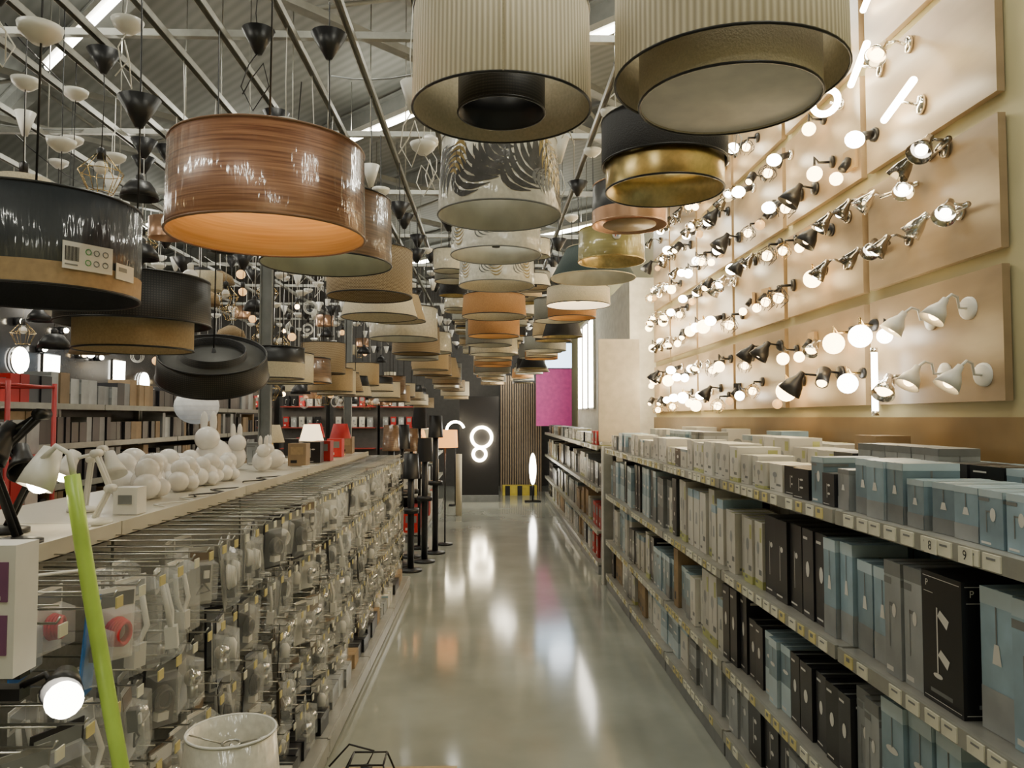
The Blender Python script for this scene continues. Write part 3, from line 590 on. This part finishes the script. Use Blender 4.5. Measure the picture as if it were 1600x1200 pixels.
def pk(kind):
    if kind in(0,9):
        c=MB(); cm=white if kind==0 else black
        for q in range(4): c.ring((.014+.004*q,0,-.095),.028-.002*q,.0048,cm,16,5,along((0,0,0),(1,0,0)))
        c.box((.016,.0,-.135),(.02,.03,.02),black if kind==0 else white)
        return Proto(card(silverc if kind==0 else boxk,greyp,.095,.17),[('cable_coil',c,(0,0,0),None),('blister',bl(.085,.13,-.1),(0,0,0),None)])
    if kind==1: return Proto(card(silverc,greyp,.085,.15),[('bulb',MB().sph((.026,0,-.08),.021,chrome,14).lathe([(.001,0),(.012,0),(.013,.03),(.001,.03)],steel,12,along((.024,0,-.125),(0,0,1))),(0,0,0),None),('blister',bl(.075,.11,-.09,.045),(0,0,0),None)])
    if kind==2: return Proto(card(boxk,silverc,.095,.18),[('socket',MB().lathe([(.001,-.02),(.018,-.02),(.02,.02),(.01,.035),(.001,.035)],white,14,along((.024,0,-.1),(0,.3,1))),(0,0,0),None),('blister',bl(.08,.12,-.1,.045),(0,0,0),None)])
    if kind==3: return Proto(card(brownc,whitep,.08,.13),[('lamp_socket',MB().lathe([(.001,-.025),(.017,-.025),(.02,0),(.02,.02),(.012,.03),(.001,.03)],chrome,14,along((.024,0,-.075),(0,1,.4))).lathe([(.001,-.025),(.015,-.025),(.018,0),(.001,.03)],black,12,along((.02,0,-.11),(0,1,-.3))),(0,0,0),None),('bag',bl(.09,.15,-.08,.04),(0,0,0),None)])
    if kind==4: return Proto(card(silverc,brownc,.08,.15),[('switch',MB().box((.012,0,-.07),(.02,.03,.045),black).box((.024,0,-.07),(.006,.015,.02),white).tube([(.012,0,-.09),(.016,.02,-.115),(.014,-.02,-.12),(.012,.0,-.1)],.003,black,5),(0,0,0),None),('blister',bl(.07,.11,-.09),(0,0,0),None)])
    if kind==5:
        c=MB().tube([(.01,-.02,-.03),(.02,-.03,-.09),(.02,0,-.14),(.02,.028,-.1),(.012,.02,-.04)],.006,white,6).box((.02,0,-.15),(.025,.03,.045),white).tube([(.025,0,-.17),(.03,.008,-.185)],.004,steel,6)
        return Proto(card(whitep,greyp,.08,.05),[('plug_cable',c,(0,0,0),None),('bag',bl(.1,.19,-.1,.045),(0,0,0),None)])
    if kind==6: return Proto(card(boxk,whitep,.1,.19),[('adapter',MB().box((.018,0,-.12),(.032,.06,.09),black).box((.036,0,-.12),(.004,.03,.03),steel),(0,0,0),None)])
    if kind==7: return Proto(card(bluec,whitep,.1,.18),[('blister',bl(.08,.1,-.11),(0,0,0),None),('fuse',MB().box((.012,0,-.1),(.012,.04,.03),black),(0,0,0),None)])
    if kind==8:
        c=MB()
        for q in range(5): c.ring((.01+.006*q,0,-.09),.026-.001*q,.005,M('red_cord',(.6,.03,.04),.5),16,5,along((0,0,0),(1,.1*q,0)))
        return Proto(card(whitep,greyp,.09,.15),[('cable_coil',c,(0,0,0),None),('blister',bl(.075,.1,-.09,.045),(0,0,0),None)])
PL=['pack with coiled white cable in clear blister','silver pack with small chrome bulb in blister','black card pack with white lamp socket','brown pack with chrome and black sockets','silver card pack with cord switch','white plug and cable in clear bag','black power adapter card pack','bright blue carded fuse pack','small red cord coil pack','black card pack with coiled black cable']
PK=[pk(i) for i in range(10)]
cnt=0
for ri,z in enumerate(HZ):
    ymin=[1.3,1.35,1.7,2.15,2.6][ri]
    zone=[[6,0,9,0,5,4,5,1],[9,1,2,5,4,0],[3,1,2,9,4,5],[3,4,2,1,0],[3,1,4,0,2]][ri]
    for i in range(6):
        for j in range(11):
            y=i*1.22+.61-.555+j*.111
            if y<ymin: continue
            kd=R.choice(zone)
            if ri==0 and 1.38<y<1.62: continue
            if ri==0 and 1.62<y<1.8: kd=7
            elif ri==0 and 1.8<y<1.87: kd=8
            elif ri==0 and 1.87<y<2.2: kd=5
            if R.random()<.05: continue
            PK[kd].make('hanging_pack',PL[kd],'packaging',(-.84-R.random()*.07,y,z-.004),(R.uniform(-.09,.09),R.uniform(-.1,.1),R.uniform(-.6,.4)),'packs hanging on wire hooks',R.uniform(1,1.3)); cnt+=1
            if ri<3 and y<3.6 and R.random()<.5:
                PK[kd].make('hanging_pack',PL[kd],'packaging',(-1.02,y,z-.004),(0,0,R.uniform(-.2,.2)),'packs hanging on wire hooks'); cnt+=1
print('packs',cnt)
fill(3,7.25,-.76,-1,.112,[(9,['silver','brown','black','white'])],[.1,.08],[.12,.15],[.2],'small cartons on the base shelf',name='small_carton')
for y in (5.2,8.2):
    zb=1.272 if y<7.3 else 0; zm=(3.24+zb)/2; zl=3.24-zb
    top('steel_post','slotted grey steel post rising to the lamp rails','post',(-1.5,y,0),mesh=MB().box((0,0,zm),(.08,.008,zl),greyp).box((-.036,-.02,zm),(.008,.04,zl),greyp).box((.036,-.02,zm),(.008,.04,zl),greyp))
# objects on the white top
ZT=1.272
cl=MB()
for c,r in (((0,0,.06),.06),((0,.08,.05),.05),((0,-.08,.05),.05),((.01,.03,.12),.05),((0,-.05,.11),.045),((0,.13,.04),.035),((.05,-.03,.04),.035),((.02,.09,.1),.035)): cl.sph(c,r,glassO,20)
cloud=Proto(None,[('cloud_body',cl,(0,0,0),None),('foot',MB().lathe([(.001,0),(.05,0),(.05,.012),(.001,.012)],white,16),(0,0,0),None)])
rb=MB().sph((0,0,.07),.065,glassO,20,sc=(1,1.2,1.05)).sph((0,-.05,.14),.045,glassO,18)
rb2=MB().sph((.018,-.04,.2),.014,glassO,12,sc=(1,.8,3)); rb3=MB().sph((-.018,-.04,.2),.014,glassO,12,sc=(1,.8,3))
rabbit=Proto(None,[('body',rb,(0,0,0),None),('ear',rb2,(0,0,0),None),('ear',rb3,(0,0,0),None),('tail',MB().sph((0,.085,.05),.02,glassO,12),(0,0,0),None)])
for i,(x,y,s_) in enumerate([(-1.4,3.2,1.05),(-1.55,3.35,1.15),(-1.38,3.52,.9),(-1.54,3.68,1.05),(-1.38,3.8,.9),(-1.55,3.98,.95),(-1.38,4.08,.85)]):
    cloud.make('cloud_lamp','white bulbous cloud-shaped table lamp on the white shelf','lamp',(x,y,ZT),(0,0,R.uniform(-.5,.5)),'white novelty lamps',s_)
for i,(x,y,s_) in enumerate([(-1.56,4.4,1.5),(-1.38,4.72,.9),(-1.6,4.85,1.2),(-1.38,4.98,.9)]):
    rabbit.make('rabbit_lamp','white rabbit-shaped night lamp with upright ears','lamp',(x,y,ZT),(0,0,R.uniform(-1,1)),'white novelty lamps',s_)
def desk(x,y,mat,label,pts,hd,lit,rz=0,s=1,emit=Ec):
    o=top('desk_lamp',label,'lamp',(x,y,ZT),(0,0,rz),scale=s)
    ob('base',MB().lathe([(.001,0),(.06,0),(.06,.012),(.02,.02),(.001,.02)],mat,24),o)
    ob('arm',MB().tube(pts,.008,mat,8),o); ob('arm',MB().tube([Vector(p)+Vector((0,.022,0)) for p in pts],.006,mat,8),o)
    for p in pts[1:-1]: ob('joint',MB().tube([Vector(p)-Vector((0,.012,0)),Vector(p)+Vector((0,.032,0))],.014,mat,12),o)
    d=Vector(hd).normalized(); ob('lamp_head',MB().lathe([(.001,-.03),(.02,-.03),(.025,.01),(.04,.05),(.044,.07),(.041,.07),(.036,.05),(.001,.02)],mat,24,along(pts[-1],d)),o)
    if lit: ob('bulb',MB().sph(Vector(pts[-1])+d*.055,.028,emit,16),o)
    return o
desk(-1.22,2.03,black,'black articulated desk lamp folded on the shelf',[(0,0,.02),(-.07,0,.2),(.05,0,.32),(-.03,0,.27)],(-.3,-.4,-.7),False,s=1.05)
desk(-1.38,2.25,black,'black desk lamp with low head',[(0,0,.02),(.06,0,.15),(-.04,0,.3),(.04,0,.22)],(.4,-.5,-.6),False)
desk(-1.22,2.42,white,'white bent desk lamp with lit bulb',[(0,0,.02),(.05,0,.12),(-.0,0,.24),(-.07,-.02,.22)],(-.2,-.5,-.8),True,s=.9,emit=Eh)
desk(-1.42,2.75,white,'white slim desk lamp on the shelf',[(0,0,.02),(.02,0,.2),(.06,0,.24),(.1,0,.2)],(.4,-.3,-.8),False,s=.9)
desk(-1.62,2.2,black,'black clip desk lamp with round head',[(0,0,.02),(-.05,0,.14),(.05,0,.26),(.1,0,.18)],(.5,-.5,-.5),False)
o=top('charging_stand','small white box lamp base on the shelf','lamp',(-1.23,2.68,ZT)); ob('body',MB().box((0,0,.045),(.08,.07,.09),white).box((0,-.037,.05),(.045,.004,.03),greyp),o)
top('loose_cable','white cable trailing over the shelf edge','cable',(0,0,0),mesh=MB().tube([(-1.17,2.3,1.282),(-1.13,2.15,1.285),(-1.05,2.0,1.258),(-.96,1.88,1.2505),(-.92,1.76,1.257),(-1.0,1.66,1.262),(-1.12,1.62,1.285),(-1.17,1.7,1.282)],.004,white,6))
for yy in (2.85,3.2,3.9,4.9):
    pts=[(-1.2+.05*math.sin(t*1.3+yy),yy+.05*t,1.276) for t in range(9)]
    top('loose_cable','thin cable lying curled on the white shelf','cable',(0,0,0),mesh=MB().tube(pts,.0035,R.choice([white,black]),6),group='cables on the white shelf')
o=top('floor_lamp','slender lime green floor lamp leaning against the hooks','lamp',(-.47,1.5,0))
zz=[.02,.3,.6,.9,1.1,1.25,1.38,1.49]
ob('base',MB().lathe([(.001,0),(.1,0),(.1,.015),(.02,.025),(.001,.025)],lime,28),o); ob('pole',MB().tube([(-.27*z_+.033*z_*z_,0,z_) for z_ in zz],.0145,lime,14),o)
ob('neck',MB().tube([(-.325,0,1.485),(-.335,.0,1.53),(-.36,.0,1.545),(-.385,.0,1.52)],.006,white,8),o)
h=ob('lamp_head',MB().lathe([(.001,-.02),(.018,-.02),(.03,.03),(.033,.06),(.03,.06),(.001,.02)],white,20,along((-.385,.02,1.52),(-.2,-.3,-.8))),o); ob('bulb',MB().sph((-.395,.01,1.475),.022,Eh,14),h)
o=top('clip_lamp','black clip-on lamp with bright round bulb','lamp',(-.76,1.36,1.13)); ob('clip',MB().box((-.06,0,.0),(.05,.03,.02),black).box((-.06,0,.03),(.05,.03,.008),black).tube([(-.04,0,.01),(0,0,.03),(.01,0,.01)],.006,black,8),o)
ob('lamp_head',MB().lathe([(.001,-.03),(.02,-.03),(.034,.02),(.031,.02),(.001,0)],black,20,along((.03,0,.01),(.3,-.8,-.3))),o); ob('bulb',MB().sph((.045,-.025,-.005),.03,Ec,18),o)
o=top('printed_box','white box printed with purple lamp pictures','box',(-.815,1.2,1.205)); bx=MB().box((0,.03,.1),(.19,.06,.2),whitep)
for ux in (-.055,0,.055):
    for vz in (.045,.125): bx.box((ux+.01,-.001,vz+.02),(.04,.002,.06),purple).box((ux+.01,-.0025,vz+.02),(.012,.001,.04),whitep).box((ux+.01,-.0025,vz-.004),(.02,.001,.006),whitep)
ob('carton',bx,o); ob('hanger',MB().tube([(0,.03,.2),(0,.04,.23)],.002,steel,5),o)
top('cardboard_box','plain brown cardboard box on the floor','box',(-.58,1.82,0),mesh=MB().box((0,0,.22),(.28,.3,.44),kraft).box((0,0,.4405),(.28,.04,.001),boxr))
o=top('table_lamp','table lamp with white wrapped tapered shade','lamp',(-.6,1.84,.4415)); ob('base',MB().lathe([(.001,0),(.07,0),(.07,.015),(.02,.05),(.035,.12),(.015,.2),(.012,.3),(.001,.3)],white,24),o)
sh=ob('lamp_shade',MB().lathe([(.12,.2),(.1,.43),(.097,.43),(.117,.2),(.12,.2)],M('white_wrapped_cloth',(.56,.54,.46),.5,coat=.8,scale=60),40),o); ob('rim',MB().ring((0,0,.43),.1,.003,whitep,40,6),sh); ob('shade_carrier',MB().ring((0,0,.4),.02,.003,steel,12,5).tube([(-.098,0,.42),(-.02,0,.4)],.002,steel,5).tube([(.098,0,.42),(.02,0,.4)],.002,steel,5).tube([(0,0,.3),(0,0,.4)],.005,steel,6),sh)
top('cardboard_box','brown cardboard box with taped lid on the floor','box',(-.25,2.0,0),mesh=MB().box((0,0,.31),(.32,.42,.62),kraft).box((0,0,.6205),(.32,.04,.001),boxr))
o=top('wire_lamp','black geometric wire-frame table lamp on a carton','lamp',(-.33,2.12,.622)); w=MB()
P=[(-.07,-.06,0),(.07,-.06,0),(.07,.06,0),(-.07,.06,0)]; Q=[(-.04,-.04,.06),(.05,-.04,.06),(.05,.04,.06),(-.04,.04,.06)]
for i in range(4): w.tube([P[i],P[(i+1)%4]],.0028,black,5).tube([Q[i],Q[(i+1)%4]],.0028,black,5).tube([P[i],Q[i]],.0028,black,5)
ob('wire_frame',w,o); ob('lamp_holder',MB().lathe([(.001,0),(.016,0),(.016,.04),(.001,.04)],black,14),o)
ob('cable',MB().tube([(0,0,.04),(.02,0,.08),(-.05,.02,.09),(-.1,0,.04)],.003,black,6),o)
# ------------------------------------------------------------------ beyond left gondola: next aisle
for i in range(6): shelf_unit(-3.2,-1,2.0+i*1.5,2.0+(i+1)*1.5-.01,[.12,.55,.8,1.1,1.4,1.7],.45,'dark metal shelf unit in the next aisle','next aisle shelf units',1.85,tags=False,backm=darkg)
fill(2.5,10.9,-3.22,-1,1.7,[(5.4,['red','red','white','black']),(20,['black','brown','silver','black'])],[.2,.16,.24],[.1,.13],[.2],'packs on the next aisle shelves',name='bulb_carton')
for z in (.8,1.1,1.4): fill(2.5,10.9,-3.22,-1,z,[(5.2,['red','black','white','silver']),(20,['black','silver','black','brown'])],[.2,.16,.24],[.06,.08,.11],[.2],'packs on the next aisle shelves',name='bulb_carton',skip=.03)
redp=M('red_paint',(.4,.02,.02),.4)
for ry,rx in ((4.0,-2.5),):
    o=top('red_rack','red wire display rack crowded with small packs','rack',(rx,ry,0))
    fr=MB()
    for a in(-1,1):
        for b_ in(-1,1): fr.tube([(a*.16,b_*.2,0),(a*.16,b_*.2,1.78)],.012,redp,6)
    for z in (.3,.7,1.1,1.4,1.76): 
        for a in(-1,1): fr.tube([(a*.16,-.2,z),(a*.16,.2,z)],.008,redp,5).tube([(-.16,a*.2,z),(.16,a*.2,z)],.008,redp,5)
    for q in range(9): fr.tube([(-.16+q*.04,-.2,1.55),(-.16+q*.04,-.2,1.76)],.004,redp,4)
    ob('frame',fr,o)
    for z in (.7,1.1,1.4): ob('tray',MB().box((0,0,z),(.31,.39,.01),redp),o)
    for z in (1.1,1.4):
        for q in range(3):
            kd=R.choice(['red','black','white','silver']); ky=(.11,.2,.18,kd,R.randint(0,2))
            if ky not in cache: cache[ky]=carton(*ky)
            top('bulb_carton',CL[kd],'box',(rx,ry-.125+q*.122,z+.006),(0,0,0),cache[ky],'packs on the red rack')
for y in (3,5,7,9,11): light('POINT',(-2.5,y+.3,2.9),6,(1,.92,.78),.12)  # added fill lights brightening the next aisle shelves, no lamps of their own
o=top('display_wall','dark glossy display wall for ceiling lights','board',(-4.0,6.2,0)); ob('panel',MB().box((0,0,1.45),(.05,8.4,2.9),M('black_gloss_panel',(.035,.035,.038),.15)),o)
for y,z,sq in ((6.57,2.08,0),(7.04,2.06,1),(5.6,2.3,0),(7.7,2.3,0),(8.3,2.1,1),(8.9,2.0,0)):
    o=top('ceiling_light','flat lit ceiling light shown on the dark wall','light',(-3.97,y,z),group='ceiling lights on the dark wall'); m=MB()
    if sq: m.box((.02,0,0),(.03,.2,.2),Et)
    else: m.lathe([(.001,0),(.11,0),(.11,.03),(.001,.035)],Et,24,along((0,0,0),(1,0,0)))
    ob('diffuser',m,o); ob('rim',(MB().box((.005,0,0),(.01,.23,.23),chrome) if sq else MB().ring((.01,0,0),.115,.008,chrome,24,6,along((0,0,0),(1,0,0)))),o)
for i in range(16):
    y=5.2+i*.33; 
    o=top('spot_light','small glowing spotlight on the dark wall','light',(-3.97,y,R.choice([2.2,2.4,2.55,2.7])),group='small spots on the dark wall'); ob('housing',MB().lathe([(.001,0),(.035,0),(.035,.05),(.001,.05)],R.choice([chrome,black,red]),16,along((0,0,0),(1,0,0))),o); ob('bulb',MB().sph((.06,0,0),.024,R.choice([Ew,Eh,Ec]),12),o)
o=top('paper_lantern','round white paper lantern on a cord','lamp',(-2.6,6.9,1.7)); ob('lantern',MB().sph((0,0,0),.19,lantern_m,24,sc=(1,1,.85)),o); lr=MB()
for i in range(-3,4): lr.ring((0,0,i*.04),.19*math.sqrt(1-(i*.047/.19)**2),.0015,white,30,4)
ob('hoop',lr,o); ob('cable',MB().tube([(0,0,.16),(0,0,1.53)],.002,white,5),o)
def tlamp(x,y,z,sm,label,s=1):
    o=top('table_lamp',label,'lamp',(x,y,z),scale=s); ob('base',MB().lathe([(.001,0),(.06,0),(.06,.012),(.015,.04),(.03,.09),(.012,.16),(.01,.2),(.001,.2)],R.choice([brass,black,white]),18),o)
    ob('lamp_shade',MB().lathe([(.11,.17),(.07,.32),(.067,.32),(.107,.17),(.11,.17)],sm,24),o)
for x,y,m,l in ((-1.4,6.1,Es,'small table lamp with glowing cream shade'),(-1.6,5.7,cream,'table lamp with cream shade'),(-1.3,6.75,red,'table lamp with red shade'),(-1.6,7.1,red,'table lamp with red shade')): tlamp(x,y,ZT,m,l,.85)
for y,x,kd in ((5.3,-1.3,'brown'),(5.45,-1.62,'silver'),(5.65,-1.28,'black'),(6.4,-1.62,'black'),(6.45,-1.28,'red'),(7.05,-1.3,'brown'),(6.8,-1.62,'red'),(5.85,-1.25,'red')):
    ky=(.12,.12,.15,kd,0)
    if ky not in cache: cache[ky]=carton(*ky)
    top('gift_box',CL[kd],'box',(x,y,ZT+.001),mesh=cache[ky],group='small boxes on the white shelf')
for i,(x,y,h) in enumerate(((-.64,9.15,1.6),(-.9,8.9,1.45),(-.72,8.6,1.35),(-.95,8.4,1.5),(-1.0,7.85,1.5),(-.86,9.5,1.7),(-.82,8.1,1.2))):
    o=top('floor_lamp','slim black floor lamp on a round base','lamp',(x,y,0),group='floor lamps at the shelf end')
    ob('base',MB().lathe([(.001,0),(.12,0),(.12,.02),(.02,.035),(.001,.035)],black,24),o); ob('pole',MB().tube([(0,0,.03),(0,0,h)],.02 if i%2 else .035,black,8),o)
    hh=h-.14; ob('lamp_shade',MB().lathe([(.09,hh-.1),(.075,h+.02),(.072,h+.02),(.087,hh-.1)],[black,darkwood,blackf][i%3],20),o)
    ob('shelf_disc',MB().lathe([(.001,h*.5),(.085,h*.5),(.085,h*.5+.05),(.001,h*.5+.05)],black,20),o)
for i in range(3):
    shelf_unit(-.85,-1,9.9+i*1.4,9.9+(i+1)*1.4-.01,[.12,.6,1.0],.5,'low black display shelf','lamp display shelves',1.05,tags=False,backm=black)
for z in (.12,.6): fill(9.95,14,-.88,-1,z,[(20,['red','brown','white','black'])],[.25,.3],[.15,.2],[.2],'boxes on the low display shelf',name='product_carton')
for i,(x,y,m) in enumerate(((-1.0,10.1,amberlit),(-1.05,10.7,cloth_or),(-1.05,11.3,amberlit),(-1.0,12,cream),(-1.05,12.8,Es),(-1.0,13.4,red))): tlamp(x,y,1.001,m,'table lamp on the low display shelf',1.3)
o=top('floor_lamp','floor lamp with glowing amber drum shade','lamp',(-.56,9.75,0)); ob('base',MB().lathe([(.001,0),(.1,0),(.1,.02),(.001,.03)],black,20),o); ob('pole',MB().tube([(0,0,.03),(0,0,1.3)],.01,black,8),o); ob('lamp_shade',MB().lathe([(.16,1.22),(.15,1.44),(.147,1.44),(.157,1.22)],amberlit,28),o)
# ------------------------------------------------------------------ far end
o=top('display_stand','black display stand for glowing ring lamps','display',(-.2,14.75,0)); ob('panel',MB().box((0,0,1.0),(.75,.1,2.0),black),o); ob('plinth',MB().box((0,0,.06),(.75,.3,.12),greyp),o)
for x,z,r in ((-.15,1.22,.19),(-.19,.9,.12)):
    q=top('ring_lamp','glowing circular ring lamp on the black stand','lamp',(x,14.62,z),group='ring lamps'); ob('light_ring',MB().ring((0,0,0),r,.028,Eh,32,8,along((0,0,0),(0,1,0))),q); ob('bracket',MB().box((0,.045,r),(.03,.06,.03),black),q)
q=top('arc_lamp','curved glowing arc lamp on a pole','lamp',(-.62,14.0,0)); ob('base',MB().lathe([(.001,0),(.12,0),(.12,.02),(.001,.02)],black,20),q); ob('pole',MB().tube([(0,0,.02),(0,0,1.2)],.012,black),q); ob('light_arc',MB().tube([(.16*math.cos(a*.3)+.0,0,1.36+.16*math.sin(a*.3)) for a in range(1,13)],.022,Eh,8),q)
light('POINT',(.3,14.2,2.2),18,(1,.9,.7),.2); light('POINT',(.2,16.2,2.6),14,(1,.9,.7),.2)  # added warm fill lights lifting the dark far end, no fixtures
o=top('slatted_screen','brown vertical wooden slat screen','screen',(.68,16.6,0)); sl_=MB().box((0,.03,1.25),(.9,.02,2.5),black)
for i in range(18): sl_.box((-.425+i*.05,0,1.25),(.028,.04,2.5),M('slat_wood',(.3,.22,.14),.6))
ob('slats',sl_,o)
top('striped_barrier','low yellow and black base','barrier',(.62,15.9,0),mesh=MB().box((0,0,.1),(.7,.25,.2),M('safety_yellow',(.6,.47,.05),.5)).box((0,-.126,.1),(.1,.004,.2),black).box((.25,-.126,.1),(.1,.004,.2),black).box((-.25,-.126,.1),(.1,.004,.2),black))
q=top('oval_mirror_light','tall oval lit mirror on black stand','mirror',(.82,14.6,0)); ob('mirror',MB().sph((0,0,.62),.3,Ec,24,sc=(.22,.06,1)),q); ob('stand',MB().tube([(0,.04,0),(0,.04,.4)],.015,black).box((0,.04,.01),(.3,.25,.02),black),q)
top('cardboard_tube','tall cream cardboard tube standing upright','tube',(-.5,12.6,0),mesh=MB().lathe([(.001,0),(.05,0),(.05,1.0),(.045,1.0),(.045,.02),(.001,.02)],cream,20))
for x in (-5.5,-4.6,-3.6,-2.6,-1.7):
    o=top('tall_cabinet','dark tall display cabinet with goods at the far end','cabinet',(x,15.2,0)); ob('body',MB().box((0,0,1.1),(.85,.4,2.2),M('cabinet_grey',(.08,.075,.07),.5)),o)
    for z in (.6,1.0,1.4,1.8): 
        ob('shelf',MB().box((0,-.3,z),(.8,.2,.02),M('red_shelf',(.3,.04,.03),.5)),o)
        if z>1: 
            for j in range(5):
                kd=R.choice(['red','white','silver','black']); ky=(.1,.12,.2,kd,0)
                if ky not in cache: cache[ky]=carton(*ky)
                top('far_carton',CL[kd],'box',(x-.3+j*.15,14.9,z+.011),(0,0,pi/2),cache[ky],'packs on the far cabinets')
    light('POINT',(x,14.4,2.0),5,(1,.8,.55),.1)  # added warm fill in front of each cabinet, no lamp there
w=bpy.data.worlds.new('world'); bpy.context.scene.world=w; w.use_nodes=True; w.node_tree.nodes['Background'].inputs[0].default_value=(.5,.5,.45,1); w.node_tree.nodes['Background'].inputs[1].default_value=.3
c=bpy.data.cameras.new('camera'); co=bpy.data.objects.new('camera',c); COL.objects.link(co); c.lens=27; c.sensor_width=36; c.clip_start=.02
co.location=(0,0,1.6); co.rotation_euler=(pi/2+math.radians(2.48),0,math.radians(-1.67)); bpy.context.scene.camera=co
